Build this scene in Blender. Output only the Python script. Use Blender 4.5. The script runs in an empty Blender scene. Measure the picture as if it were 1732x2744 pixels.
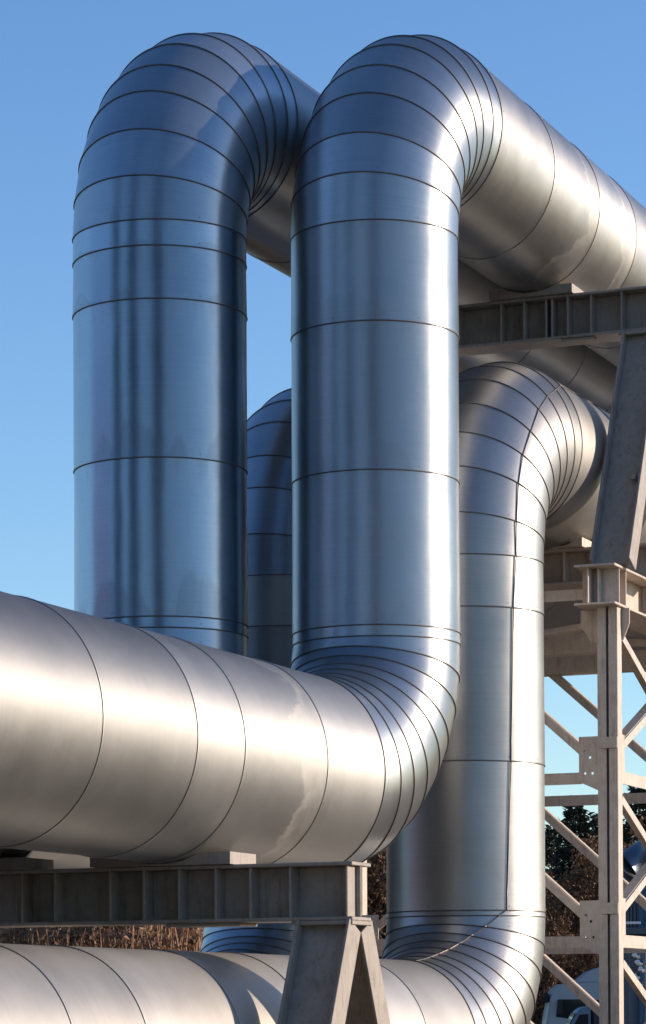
import bpy, bmesh, math, random
from mathutils import Vector, Matrix
from math import sin, cos, pi, radians

random.seed(7)
scene = bpy.context.scene
COL = scene.collection

# ------------------------------------------------------------------ camera
# World: +Y runs along the pipes (away from the viewer), +X across them, Z up.
TH = 0.3993            # the pipes run 22.9 degrees off the view axis
EYE = 2.4              # height of the eye above the yard
ZS = 1.1047            # heights and pipe sections stretched upward to match the image's vertical stretch
FPX, PW, PH = 7839.4, 1732.0, 2744.0
cd = bpy.data.cameras.new('camera')
cam = bpy.data.objects.new('camera', cd)
COL.objects.link(cam)
cd.sensor_fit = 'AUTO'
cd.sensor_width = 36.0
cd.lens = FPX / PH * 36.0
cd.shift_x = 11.2 / PH
cd.shift_y = 1256.53 / PH
cd.clip_end = 5000.0
cam.matrix_world = (Matrix.Translation((0, 0, EYE)) @ Matrix.Rotation(TH, 4, 'Z')
                    @ Matrix.Rotation(pi / 2 + 0.0106, 4, 'X') @ Matrix.Rotation(-0.0049, 4, 'Z'))
scene.camera = cam

# ------------------------------------------------------------------ light
SUN_EL = radians(14.0)
SUN_AZ = radians(30.0)          # from +X towards +Y
world = bpy.data.worlds.new('World')
scene.world = world
world.use_nodes = True
wn = world.node_tree
wn.nodes.clear()
sky = wn.nodes.new('ShaderNodeTexSky')
sky.sky_type = 'NISHITA'
sky.sun_disc = False
sky.sun_elevation = SUN_EL
sky.sun_rotation = pi / 2 - SUN_AZ
sky.altitude = 200.0
sky.air_density = 1.0
sky.dust_density = 0.35
sky.ozone_density = 3.2
bg = wn.nodes.new('ShaderNodeBackground')
bg.inputs['Strength'].default_value = 0.15
wo = wn.nodes.new('ShaderNodeOutputWorld')
hs = wn.nodes.new('ShaderNodeHueSaturation')
hs.inputs['Hue'].default_value = 0.507
hs.inputs['Saturation'].default_value = 1.10
wn.links.new(sky.outputs[0], hs.inputs['Color'])
wn.links.new(hs.outputs[0], bg.inputs[0])
wn.links.new(bg.outputs[0], wo.inputs[0])

sd = bpy.data.lights.new('sun', 'SUN')
sd.energy = 3.9
sd.angle = radians(0.53)
sd.color = (1.0, 0.82, 0.655)
sun = bpy.data.objects.new('sun', sd)
COL.objects.link(sun)
sdir = Vector((cos(SUN_AZ) * cos(SUN_EL), sin(SUN_AZ) * cos(SUN_EL), sin(SUN_EL)))
sun.rotation_euler = sdir.to_track_quat('Z', 'Y').to_euler()
sun.location = (30, 10, 20)

scene.view_settings.view_transform = 'Standard'
scene.view_settings.look = 'None'
scene.view_settings.exposure = 0.6
scene.view_settings.gamma = 1.0
scene.view_settings.use_curve_mapping = False
scene.render.engine = 'CYCLES'
scene.cycles.use_denoising = True
scene.cycles.max_bounces = 8
scene.cycles.glossy_bounces = 6
scene.cycles.sample_clamp_indirect = 0.0
scene.cycles.blur_glossy = 0.2


# ------------------------------------------------------------------ helpers
def link(o, parent=None):
    COL.objects.link(o)
    if parent is not None:
        o.parent = parent
    return o


def tag(o, label=None, cat=None, group=None, kind=None):
    if label: o['label'] = label
    if cat: o['category'] = cat
    if group: o['group'] = group
    if kind: o['kind'] = kind
    return o


def empty(name, loc=(0, 0, 0), rz=0.0):
    o = bpy.data.objects.new(name, None)
    o.location = loc
    o.rotation_euler = (0, 0, rz)
    o.empty_display_size = 0.3
    return link(o)


def mesh_obj(name, verts, faces, mat, parent=None, smooth=False):
    me = bpy.data.meshes.new(name)
    me.from_pydata(verts, [], faces)
    me.materials.append(mat)
    if smooth:
        me.polygons.foreach_set('use_smooth', [True] * len(me.polygons))
    me.update()
    return link(bpy.data.objects.new(name, me), parent)


def bm_obj(name, bm, mat, parent=None, smooth=False):
    me = bpy.data.meshes.new(name)
    bm.to_mesh(me)
    bm.free()
    me.materials.append(mat)
    if smooth:
        me.polygons.foreach_set('use_smooth', [True] * len(me.polygons))
    return link(bpy.data.objects.new(name, me), parent)


BOXF = [(0, 1, 3, 2), (4, 6, 7, 5), (0, 4, 5, 1), (2, 3, 7, 6), (0, 2, 6, 4), (1, 5, 7, 3)]


def box(name, x0, x1, y0, y1, z0, z1, mat, parent=None, bevel=0.004):
    bm = bmesh.new()
    vs = [bm.verts.new((x, y, z)) for x in (x0, x1) for y in (y0, y1) for z in (z0, z1)]
    for f in BOXF:
        bm.faces.new([vs[i] for i in f])
    bmesh.ops.recalc_face_normals(bm, faces=bm.faces)
    if bevel:
        bmesh.ops.bevel(bm, geom=bm.edges[:], offset=bevel, segments=1, affect='EDGES')
    return bm_obj(name, bm, mat, parent)


def bar(name, p, q, w, t, wdir, mat, parent=None):
    """a flat bar from p to q, w wide along wdir, t thick across it"""
    p, q = Vector(p), Vector(q)
    d = (q - p).normalized()
    a = Vector(wdir)
    a = (a - d * a.dot(d)).normalized() * (w / 2)
    b = d.cross(a).normalized() * (t / 2)
    vs = [e + sa * a + sb * b for e in (p, q) for sa in (-1, 1) for sb in (-1, 1)]
    bm = bmesh.new()
    v = [bm.verts.new(x) for x in vs]
    for f in BOXF:
        bm.faces.new([v[i] for i in f])
    bmesh.ops.recalc_face_normals(bm, faces=bm.faces)
    bmesh.ops.bevel(bm, geom=bm.edges[:], offset=min(t, w) * 0.12, segments=1, affect='EDGES')
    return bm_obj(name, bm, mat, parent)


def plate(name, pts, origin, ax, ay, thick, mat, parent=None, holes=()):
    """a steel plate cut to an outline, with round holes through it"""
    ax, ay = Vector(ax), Vector(ay)
    n = ax.cross(ay).normalized()
    o = Vector(origin)
    bm = bmesh.new()
    loops = [list(pts)] + [[(hx + r * cos(k * pi / 7), hy + r * sin(k * pi / 7)) for k in range(14)] for hx, hy, r in holes]
    edges = []
    for lp in loops:
        vs = [bm.verts.new(o + ax * x + ay * y) for x, y in lp]
        for i in range(len(vs)):
            edges.append(bm.edges.new((vs[i], vs[(i + 1) % len(vs)])))
    bmesh.ops.triangle_fill(bm, edges=edges, use_beauty=True)
    r = bmesh.ops.extrude_face_region(bm, geom=bm.faces[:])
    bmesh.ops.translate(bm, verts=[g for g in r['geom'] if isinstance(g, bmesh.types.BMVert)], vec=n * thick)
    bmesh.ops.recalc_face_normals(bm, faces=bm.faces)
    return bm_obj(name, bm, mat, parent)


def tube_path(name, pts, r, mat, parent, n=28):
    pts = [Vector(p) for p in pts]
    verts, faces = [], []
    for i, p in enumerate(pts):
        d = (pts[min(i + 1, len(pts) - 1)] - pts[max(i - 1, 0)]).normalized()
        a = d.cross(Vector((0.2, 1, 0.1))).normalized(); b = d.cross(a)
        for k in range(n):
            t = 2 * pi * k / n
            verts.append(p + (a * cos(t) + b * sin(t)) * r)
    for i in range(len(pts) - 1):
        for k in range(n):
            j = (k + 1) % n
            faces.append((i * n + k, i * n + j, (i + 1) * n + j, (i + 1) * n + k))
    faces.append(tuple(range(n)))
    faces.append(tuple(range((len(pts) - 1) * n, len(pts) * n))[::-1])
    me = bpy.data.meshes.new(name)
    me.from_pydata(verts, [], faces)
    uvl = me.uv_layers.new(name='UVMap')
    me.materials.append(mat)
    me.polygons.foreach_set('use_smooth', [len(f) == 4 for f in faces])
    o = link(bpy.data.objects.new(name, me), parent)
    return o


def at(px, d):
    """ground position seen in picture column px at view depth d"""
    x = (px - 854.8) / FPX * d
    return (x * cos(TH) - d * sin(TH), x * sin(TH) + d * cos(TH))


def x_at(px, y):
    """X of the point at depth Y along the pipes that lies in picture column px"""
    k = (px - 854.8) / FPX
    return y * (k * cos(TH) - sin(TH)) / (k * sin(TH) + cos(TH))


def h_at(py, d):
    return EYE + (2711.0 - py) * d / FPX


# ------------------------------------------------------------------ materials
def new_mat(name):
    m = bpy.data.materials.new(name)
    m.use_nodes = True
    nt = m.node_tree
    b = nt.nodes['Principled BSDF']
    return m, nt, b


def N(nt, kind, **kw):
    n = nt.nodes.new(kind)
    for k, v in kw.items():
        if k in n.inputs.keys():
            n.inputs[k].default_value = v
        else:
            setattr(n, k, v)
    return n


def math_node(nt, op, a, b=None, clamp=False):
    n = nt.nodes.new('ShaderNodeMath')
    n.operation = op
    n.use_clamp = clamp
    for i, x in enumerate((a, b)):
        if x is None: continue
        if isinstance(x, (int, float)): n.inputs[i].default_value = x
        else: nt.links.new(x, n.inputs[i])
    return n.outputs[0]


def ramp(nt, fac, stops):
    r = nt.nodes.new('ShaderNodeValToRGB')
    el = r.color_ramp.elements
    while len(el) < len(stops):
        el.new(0.5)
    for e, (p, c) in zip(el, stops):
        e.position = p
        e.color = (c[0], c[1], c[2], 1) if isinstance(c, tuple) else (c, c, c, 1)
    nt.links.new(fac, r.inputs[0])
    return r.outputs[0]


def mixc(nt, fac, a, b, blend='MIX'):
    n = nt.nodes.new('ShaderNodeMix')
    n.data_type = 'RGBA'
    n.blend_type = blend
    for i, x in ((0, fac), (6, a), (7, b)):
        if isinstance(x, (int, float)): n.inputs[i].default_value = x
        elif isinstance(x, tuple): n.inputs[i].default_value = (x[0], x[1], x[2], 1)
        else: nt.links.new(x, n.inputs[i])
    return n.outputs[2]


def cladding_material():
    m, nt, b = new_mat('aluminium_cladding')
    L = nt.links.new
    uv = N(nt, 'ShaderNodeUVMap', uv_map='UVMap').outputs[0]
    info = N(nt, 'ShaderNodeObjectInfo')
    rnd = info.outputs['Random']
    # shift the pattern from sheet to sheet
    sh = nt.nodes.new('ShaderNodeVectorMath'); sh.operation = 'ADD'
    L(uv, sh.inputs[0])
    cmb = N(nt, 'ShaderNodeCombineXYZ')
    L(math_node(nt, 'MULTIPLY', rnd, 37.0), cmb.inputs[0])
    L(math_node(nt, 'MULTIPLY', rnd, 91.0), cmb.inputs[1])
    L(cmb.outputs[0], sh.inputs[1])
    v = sh.outputs[0]

    def noise(sx, sy, scale=1.0, detail=4.0, rough=0.6, dist=0.0):
        mp = N(nt, 'ShaderNodeMapping')
        mp.inputs['Scale'].default_value = (sx, sy, 1)
        L(v, mp.inputs[0])
        n = N(nt, 'ShaderNodeTexNoise', Scale=scale, Detail=detail, Roughness=rough, Distortion=dist)
        L(mp.outputs[0], n.inputs['Vector'])
        return n.outputs['Fac']

    brush = noise(1.2, 130.0, detail=3.0)                 # rolling marks round the pipe
    fine = noise(5.0, 420.0, detail=2.0)
    cloud = noise(1.6, 1.6, detail=6.0, rough=0.65)       # weathering film
    drip = noise(9.0, 1.3, detail=5.0, rough=0.6)         # runs along the pipe
    specks = noise(24.0, 24.0, detail=2.0)
    st = N(nt, 'ShaderNodeAttribute', attribute_type='OBJECT', attribute_name='stain').outputs['Fac']
    wh = N(nt, 'ShaderNodeAttribute', attribute_type='OBJECT', attribute_name='bloom').outputs['Fac']
    mt = N(nt, 'ShaderNodeAttribute', attribute_type='OBJECT', attribute_name='matte').outputs['Fac']
    tn = N(nt, 'ShaderNodeAttribute', attribute_type='OBJECT', attribute_name='tone').outputs['Fac']

    base = ramp(nt, cloud, [(0.25, (0.36, 0.375, 0.39)), (0.75, (0.46, 0.475, 0.49))])
    wa = N(nt, 'ShaderNodeAttribute', attribute_type='OBJECT', attribute_name='warm').outputs['Fac']
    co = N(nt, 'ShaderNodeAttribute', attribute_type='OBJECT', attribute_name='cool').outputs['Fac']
    base = mixc(nt, wa, base, ramp(nt, cloud, [(0.25, (0.34, 0.322, 0.302)), (0.75, (0.44, 0.420, 0.395))]))  # warm base stands in for sun and ground mirrored in the metal
    base = mixc(nt, co, base, ramp(nt, cloud, [(0.25, (0.24, 0.325, 0.42)), (0.75, (0.33, 0.43, 0.53))]))  # blue base stands in for the sky mirrored in the metal
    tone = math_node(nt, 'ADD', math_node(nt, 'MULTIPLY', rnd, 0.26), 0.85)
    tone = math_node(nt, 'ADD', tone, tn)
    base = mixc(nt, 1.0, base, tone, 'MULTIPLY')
    base = mixc(nt, 0.25, base, ramp(nt, brush, [(0.3, 0.55), (0.7, 1.0)]), 'MULTIPLY')
    s2 = N(nt, 'ShaderNodeSeparateXYZ')
    L(N(nt, 'ShaderNodeUVMap', uv_map='Sheet').outputs[0], s2.inputs[0])
    along = s2.outputs[1]
    # tide marks: dirt held above the lower joint, jagged at the top, and thin runs from the upper joint
    edge = math_node(nt, 'MULTIPLY', ramp(nt, noise(3.4, 0.05, detail=1.0), [(0.44, 0.0), (0.70, 1.0)]), 0.30)
    edge = math_node(nt, 'ADD', edge, math_node(nt, 'MULTIPLY', math_node(nt, 'SUBTRACT', noise(34.0, 1.2, detail=5.0, rough=0.7), 0.5), 0.20))
    low_ = ramp(nt, math_node(nt, 'SUBTRACT', edge, along), [(0.0, 0.0), (0.035, 1.0)])
    run_ = ramp(nt, math_node(nt, 'SUBTRACT', math_node(nt, 'ADD', along, math_node(nt, 'MULTIPLY', noise(16.0, 0.3, detail=2.0), 0.9)), 1.38), [(0.0, 0.0), (0.08, 1.0)])
    dm = math_node(nt, 'MAXIMUM', math_node(nt, 'MULTIPLY', low_, 0.9), math_node(nt, 'MULTIPLY', run_, 0.55))
    dm = math_node(nt, 'MULTIPLY', dm, ramp(nt, drip, [(0.3, 0.35), (0.65, 1.0)]))
    dmask = math_node(nt, 'MULTIPLY', dm, st, True)
    base = mixc(nt, dmask, base, (0.17, 0.18, 0.20))
    film = math_node(nt, 'ADD', along, math_node(nt, 'MULTIPLY', math_node(nt, 'SUBTRACT', noise(2.2, 0.6, detail=6.0, rough=0.6), 0.5), 1.1))
    rim = ramp(nt, film, [(0.70, 0.0), (0.73, 0.9), (0.80, 0.45), (1.0, 0.55)])
    wmask = math_node(nt, 'MULTIPLY', math_node(nt, 'MULTIPLY', rim, ramp(nt, noise(7.0, 9.0, detail=5.0), [(0.3, 0.25), (0.65, 1.0)])), wh, True)
    base = mixc(nt, math_node(nt, 'MULTIPLY', wmask, 0.5), base, (0.66, 0.62, 0.56))
    dot = ramp(nt, specks, [(0.74, 0.0), (0.80, 1.0)])
    base = mixc(nt, math_node(nt, 'MULTIPLY', dot, 0.4), base, (0.22, 0.22, 0.22))
    L(base, b.inputs['Base Color'])
    oxide = math_node(nt, 'MULTIPLY', mt, math_node(nt, 'ADD', math_node(nt, 'MULTIPLY', cloud, 0.5), 0.75))
    me_ = math_node(nt, 'SUBTRACT', 1.0, math_node(nt, 'MULTIPLY', wmask, 0.22))
    L(math_node(nt, 'SUBTRACT', me_, oxide, True), b.inputs['Metallic'])
    b.inputs['Specular IOR Level'].default_value = 0.6
    ro = math_node(nt, 'ADD', math_node(nt, 'MULTIPLY', cloud, 0.14), 0.20)
    ro = math_node(nt, 'ADD', ro, math_node(nt, 'MULTIPLY', brush, 0.10))
    ro = math_node(nt, 'ADD', ro, math_node(nt, 'MULTIPLY', dmask, 0.22))
    ro = math_node(nt, 'ADD', ro, math_node(nt, 'MULTIPLY', wmask, 0.2))
    rg = N(nt, 'ShaderNodeAttribute', attribute_type='OBJECT', attribute_name='rough').outputs['Fac']
    ro = math_node(nt, 'ADD', ro, rg)
    L(ro, b.inputs['Roughness'])
    L(math_node(nt, 'SUBTRACT', 0.78, math_node(nt, 'MULTIPLY', wa, 0.6)), b.inputs['Anisotropic'])
    b.inputs['Anisotropic Rotation'].default_value = 0.25
    tg = N(nt, 'ShaderNodeTangent', direction_type='UV_MAP', uv_map='UVMap')
    L(tg.outputs[0], b.inputs['Tangent'])
    dent = noise(3.2, 2.6, detail=2.0)
    wave = noise(0.9, 1.3, detail=1.5)                    # oil-canning of the thin sheet
    h = math_node(nt, 'ADD', math_node(nt, 'MULTIPLY', wave, 0.055), math_node(nt, 'MULTIPLY', fine, 0.00035))
    h = math_node(nt, 'ADD', h, math_node(nt, 'MULTIPLY', brush, 0.0006))
    h = math_node(nt, 'ADD', h, math_node(nt, 'MULTIPLY', dent, 0.009))
    bp = N(nt, 'ShaderNodeBump', Strength=0.25, Distance=1.0)
    L(h, bp.inputs['Height'])
    L(bp.outputs[0], b.inputs['Normal'])
    return m


def seam_material():
    m, nt, b = new_mat('seam_metal')
    b.inputs['Base Color'].default_value = (0.46, 0.44, 0.42, 1)
    b.inputs['Metallic'].default_value = 1.0
    b.inputs['Roughness'].default_value = 0.42
    return m


def paint_material(name, colour, dirt=(0.10, 0.075, 0.06), amount=0.5, rough=0.55, scale=6.0):
    m, nt, b = new_mat(name)
    L = nt.links.new
    tc = N(nt, 'ShaderNodeTexCoord').outputs['Object']
    n1 = N(nt, 'ShaderNodeTexNoise', Scale=scale, Detail=8.0, Roughness=0.7)
    L(tc, n1.inputs['Vector'])
    mp = N(nt, 'ShaderNodeMapping')
    mp.inputs['Scale'].default_value = (14, 14, 1.5)
    L(tc, mp.inputs[0])
    n2 = N(nt, 'ShaderNodeTexNoise', Scale=2.0, Detail=5.0, Roughness=0.65)
    L(mp.outputs[0], n2.inputs['Vector'])
    n3 = N(nt, 'ShaderNodeTexNoise', Scale=45.0, Detail=3.0, Roughness=0.7)
    L(tc, n3.inputs['Vector'])
    c = mixc(nt, math_node(nt, 'MULTIPLY', ramp(nt, n1.outputs['Fac'], [(0.45, 0.0), (0.72, 1.0)]), amount), colour,
             tuple(x * 0.62 for x in colour))
    c = mixc(nt, math_node(nt, 'MULTIPLY', ramp(nt, n2.outputs['Fac'], [(0.52, 0.0), (0.75, 1.0)]), amount * 0.7), c, dirt)
    c = mixc(nt, math_node(nt, 'MULTIPLY', ramp(nt, n3.outputs['Fac'], [(0.66, 0.0), (0.74, 1.0)]), amount), c, dirt)
    L(c, b.inputs['Base Color'])
    b.inputs['Roughness'].default_value = rough
    bp = N(nt, 'ShaderNodeBump', Strength=0.25, Distance=0.01)
    L(n3.outputs['Fac'], bp.inputs['Height'])
    L(bp.outputs[0], b.inputs['Normal'])
    return m


def plain(name, col, rough=0.6, metal=0.0, vary=0.25, scale=4.0):
    m, nt, b = new_mat(name)
    L = nt.links.new
    tc = N(nt, 'ShaderNodeTexCoord').outputs['Object']
    n = N(nt, 'ShaderNodeTexNoise', Scale=scale, Detail=6.0, Roughness=0.65)
    L(tc, n.inputs['Vector'])
    L(mixc(nt, n.outputs['Fac'], tuple(x * (1 - vary) for x in col), tuple(min(1, x * (1 + vary)) for x in col)), b.inputs['Base Color'])
    b.inputs['Roughness'].default_value = rough
    b.inputs['Metallic'].default_value = metal
    return m


def leaf_material(name, c0, c1, trans=0.25):
    m, nt, b = new_mat(name)
    L = nt.links.new
    g = N(nt, 'ShaderNodeNewGeometry').outputs['Random Per Island']
    L(ramp(nt, g, [(0.0, c0), (1.0, c1)]), b.inputs['Base Color'])
    b.inputs['Roughness'].default_value = 0.65
    t = N(nt, 'ShaderNodeBsdfTranslucent')
    L(ramp(nt, g, [(0.0, c0), (1.0, c1)]), t.inputs['Color'])
    mx = N(nt, 'ShaderNodeMixShader')
    mx.inputs[0].default_value = trans
    L(b.outputs[0], mx.inputs[1])
    L(t.outputs[0], mx.inputs[2])
    L(mx.outputs[0], nt.nodes['Material Output'].inputs[0])
    return m


M_CLAD = cladding_material()
M_SEAM = seam_material()
M_LAP = plain('lap_seam_sealant', (0.17, 0.155, 0.145), 0.45, 0.8, 0.2)
M_STEEL = paint_material('cream_painted_steel', (0.315, 0.272, 0.235), (0.09, 0.05, 0.03), 0.75)  # cream set darker, painting in the shade on the trestles
M_STEEL2 = paint_material('cream_lattice_steel', (0.54, 0.46, 0.39), (0.13, 0.07, 0.04), amount=0.7, scale=9.0)  # same cream set lighter, painting in sun bounced off the pipe
M_BARK = plain('bark', (0.07, 0.05, 0.035), 0.9)
M_CONIFER = leaf_material('conifer_needles', (0.018, 0.021, 0.013), (0.045, 0.044, 0.027), 0.1)
M_DRY = leaf_material('dry_brown_leaves', (0.075, 0.036, 0.016), (0.22, 0.105, 0.045), 0.25)
M_REED = leaf_material('dry_reed_leaves', (0.11, 0.05, 0.025), (0.42, 0.23, 0.125), 0.2)
M_TRUCK = plain('white_truck_paint', (0.31, 0.325, 0.35), 0.3, 0.0, 0.04)
M_VAN = plain('pale_blue_paint', (0.13, 0.20, 0.26), 0.3, 0.0, 0.04)
M_TARP = plain('navy_tarpaulin', (0.012, 0.02, 0.035), 0.55, 0.0, 0.3)
M_GLASS = plain('dark_window_glass', (0.02, 0.022, 0.025), 0.08, 0.0, 0.1)
M_RUBBER = plain('black_rubber', (0.02, 0.02, 0.02), 0.8)
M_BLUE = plain('blue_sheet_metal', (0.03, 0.085, 0.16), 0.5, 0.0, 0.2)
M_GREYBLUE = plain('grey_blue_sheet', (0.07, 0.085, 0.11), 0.55, 0.0, 0.2)
M_FARPIPE = plain('weathered_far_cladding', (0.09, 0.115, 0.16), 0.38, 0.5, 0.3)
M_WHITE = plain('white_pipe_paint', (0.75, 0.72, 0.68), 0.4, 0.0, 0.06)


# ------------------------------------------------------------------ ground
def ground():
    m, nt, b = new_mat('dry_grass_and_gravel')
    L = nt.links.new
    tc = N(nt, 'ShaderNodeTexCoord').outputs['Object']
    n1 = N(nt, 'ShaderNodeTexNoise', Scale=0.12, Detail=8.0, Roughness=0.65)
    n2 = N(nt, 'ShaderNodeTexNoise', Scale=3.0, Detail=8.0, Roughness=0.7)
    n3 = N(nt, 'ShaderNodeTexNoise', Scale=40.0, Detail=4.0, Roughness=0.7)
    for n in (n1, n2, n3): L(tc, n.inputs['Vector'])
    c = ramp(nt, n2.outputs['Fac'], [(0.3, (0.10, 0.067, 0.042)), (0.7, (0.225, 0.158, 0.098))])
    c = mixc(nt, ramp(nt, n1.outputs['Fac'], [(0.45, 0.0), (0.6, 1.0)]), c, (0.11, 0.095, 0.08))
    c = mixc(nt, 0.35, c, ramp(nt, n3.outputs['Fac'], [(0.3, 0.3), (0.7, 1.0)]), 'MULTIPLY')
    L(c, b.inputs['Base Color'])
    b.inputs['Roughness'].default_value = 0.95
    bp = N(nt, 'ShaderNodeBump', Strength=0.6, Distance=0.1)
    L(n2.outputs['Fac'], bp.inputs['Height'])
    L(bp.outputs[0], b.inputs['Normal'])
    S = 2500.0
    o = mesh_obj('ground', [(-S, -S, 0), (S, -S, 0), (S, S, 0), (-S, S, 0)], [(0, 1, 2, 3)], m)
    tag(o, 'brown dry grass and gravel ground', 'ground', kind='structure')


ground()


# ------------------------------------------------------------------ pipes
NT = 96


def ring_pts(r, X, grow=0.0):
    """world points of a cladding ring r=(cy,cz,ey,ez,R)"""
    cy, cz, ey, ez, R = r
    l = math.hypot(ey, ez)
    fy, fz = ey / l * (l + grow), ez / l * (l + grow)
    out = []
    for i in range(NT):
        t = 2 * pi * i / NT
        out.append((X + (R + grow) * sin(t), cy + fy * cos(t), EYE + ZS * (cz + fz * cos(t))))
    return out


def lerp_ring(a, b, t):
    return tuple(x + (y - x) * t for x, y in zip(a, b))


def sheet(a, b, X, v0, parent, steps, flare=1):
    """one cladding sheet from ring a to ring b; starts with a lip over the sheet before"""
    ln = math.hypot(b[0] - a[0], (b[1] - a[1]) * ZS)
    rows, vv = [], []
    lo, hi = (0.0025, -0.0015) if flare > 0 else (-0.0015, 0.0025)
    rows.append(ring_pts(a, X, lo - 0.006)); vv.append(v0)
    rows.append(ring_pts(a, X, lo)); vv.append(v0)
    for i in range(steps + 1):
        t = i / steps
        rows.append(ring_pts(lerp_ring(a, b, t), X, lo + (hi - lo) * t)); vv.append(v0 + ln * t)
    rows.append(ring_pts(b, X, hi)); vv.append(v0 + ln)
    rows.append(ring_pts(b, X, hi - 0.006)); vv.append(v0 + ln)
    verts = [p for r in rows for p in r]
    faces, uvs = [], []
    R = a[4]
    for j in range(len(rows) - 1):
        if j in (1, len(rows) - 3):
            continue                       # the lips have vertices of their own, so their edge stays sharp
        for i in range(NT):
            k = (i + 1) % NT
            faces.append((j * NT + i, j * NT + k, (j + 1) * NT + k, (j + 1) * NT + i))
            u0, u1 = 2 * pi * R * i / NT, 2 * pi * R * (i + 1) / NT
            uvs += [(u0, vv[j]), (u1, vv[j]), (u1, vv[j + 1]), (u0, vv[j + 1])]
    me = bpy.data.meshes.new('cladding_sheet')
    me.from_pydata(verts, [], faces)
    uvl = me.uv_layers.new(name='UVMap')
    uvl.data.foreach_set('uv', [c for p in uvs for c in p])
    uv2 = me.uv_layers.new(name='Sheet')
    uv2.data.foreach_set('uv', [c for p in uvs for c in (p[0] / (2 * pi * R), (p[1] - v0) / max(ln, 1e-6))])
    sm = [NT <= i < NT * (steps + 1) for i in range(len(faces))]
    me.polygons.foreach_set('use_smooth', sm)
    me.update()
    me.materials.append(M_CLAD)
    o = link(bpy.data.objects.new('cladding_sheet', me), parent)
    o['stain'] = 0.0; o['bloom'] = 0.0; o['tone'] = 0.0; o['matte'] = 0.0; o['rough'] = 0.0; o['warm'] = 0.0; o['cool'] = 0.0
    return o, v0 + ln


def bead(r, X, parent, rad=0.005, mat=None):
    """rolled bead that closes the joint between two sheets"""
    cy, cz, ey, ez, R = r
    ax = Vector((0, -ez, ey)).normalized()          # roughly along the pipe
    verts, faces = [], []
    K = 6
    rings = []
    for k in range(K):
        a = 2 * pi * k / K
        pts = ring_pts(r, X, 0.002 + rad * cos(a))
        off = Vector((0, -ez, ey)).normalized() * (rad * sin(a))
        rings.append([(p[0], p[1] + off.y, p[2] + off.z) for p in pts])
    for rg in rings: verts += rg
    for k in range(K):
        k2 = (k + 1) % K
        for i in range(NT):
            j = (i + 1) % NT
            faces.append((k * NT + i, k * NT + j, k2 * NT + j, k2 * NT + i))
    return mesh_obj('seam_bead', verts, faces, mat or M_SEAM, parent, True)


def rivets(r, X, parent, shift=0.03):
    cy, cz, ey, ez, R = r
    pts = ring_pts(r, X, 0.006)
    ax = Vector((0, -ez, ey)).normalized()
    verts, faces = [], []
    for i in range(2, NT, 8):
        p = Vector(pts[i]) + ax * shift
        c = Vector((X, cy, EYE + ZS * cz))
        n = (Vector(pts[i]) - c).normalized()
        t = n.cross(ax).normalized()
        b0 = len(verts)
        for k in range(6):
            a = k * pi / 3
            verts.append(p + (t * cos(a) + ax * sin(a)) * 0.0036)
        verts.append(p + n * 0.003)
        for k in range(6):
            faces.append((b0 + k, b0 + (k + 1) % 6, b0 + 6))
    o = mesh_obj('rivets', verts, faces, M_LAP, parent)
    o['kind'] = 'stuff'
    return o


VAR = random.Random(77)


def jit(i, n):
    return VAR.uniform(-0.016, 0.016) if 0 < i < n else 0.0


def pipe(label, X, Y, hl, hu, Rl, Rv, Ru, zl, zu, al, au, low, vert, up, NG=8):
    """a pipe that comes in low along +Y, rises at Y and goes on high along +Y.
    zl, zu: ends of the vertical run; al, au: reach of the two bends along Y"""
    root = tag(empty('insulated_pipe', (X, Y, 0)), label, 'pipe', 'silver clad pipes of the raised loop')
    inv = Matrix.Translation((-X, -Y, 0))
    rings = []
    for y in low:
        rings.append(((y, hl, 0.0, -Rl, Rl), 'low'))
    b = zl - hl
    for i in range(NG + 1):
        f = pi / 2 * i / NG + jit(i, NG)
        R = Rl + (Rv - Rl) * i / NG
        inn = (Y - al + (al - R) * sin(f), hl + b - (b - R) * cos(f))
        out = (Y - al + (al + R) * sin(f), hl + b - (b + R) * cos(f))
        rings.append((((inn[0] + out[0]) / 2, (inn[1] + out[1]) / 2, (out[0] - inn[0]) / 2, (out[1] - inn[1]) / 2, R), 'bend'))
    for z in vert:
        rings.append(((Y, z, Rv, 0.0, Rv), 'vert'))
    b = hu - zu
    for i in range(NG + 1):
        f = pi / 2 * i / NG + jit(i, NG)
        R = Rv + (Ru - Rv) * i / NG
        inn = (Y + au - (au - R) * cos(f), zu + (b - R) * sin(f))
        out = (Y + au - (au + R) * cos(f), zu + (b + R) * sin(f))
        rings.append((((inn[0] + out[0]) / 2, (inn[1] + out[1]) / 2, (inn[0] - out[0]) / 2, (inn[1] - out[1]) / 2, R), 'bend'))
    for y in up:
        rings.append(((y, hu, 0.0, -Ru, Ru), 'up'))
    rings = [((r[0], r[1], r[2], r[3] * 1.0, r[4] * (1 + VAR.uniform(-0.0035, 0.0035))), k) for r, k in rings]
    v = 0.0
    sheets = []
    for i in range(len(rings) - 1):
        a, ka = rings[i]
        c, kc = rings[i + 1]
        steps = 1 if ka == kc == 'bend' else 4
        o, v = sheet(a, c, X, v, root, steps)
        if i > 0:
            bead(a, X, o, 0.0032 if ka in ('low', 'up') else 0.0048, M_SEAM if ka in ('low', 'up') else M_LAP)
            rivets(a, X, o)
        sheets.append((o, ka, kc, a, c))
    for o in [root] + []:
        pass
    for ch in root.children:
        ch.matrix_parent_inverse = inv
    return root, rings, sheets


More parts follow.
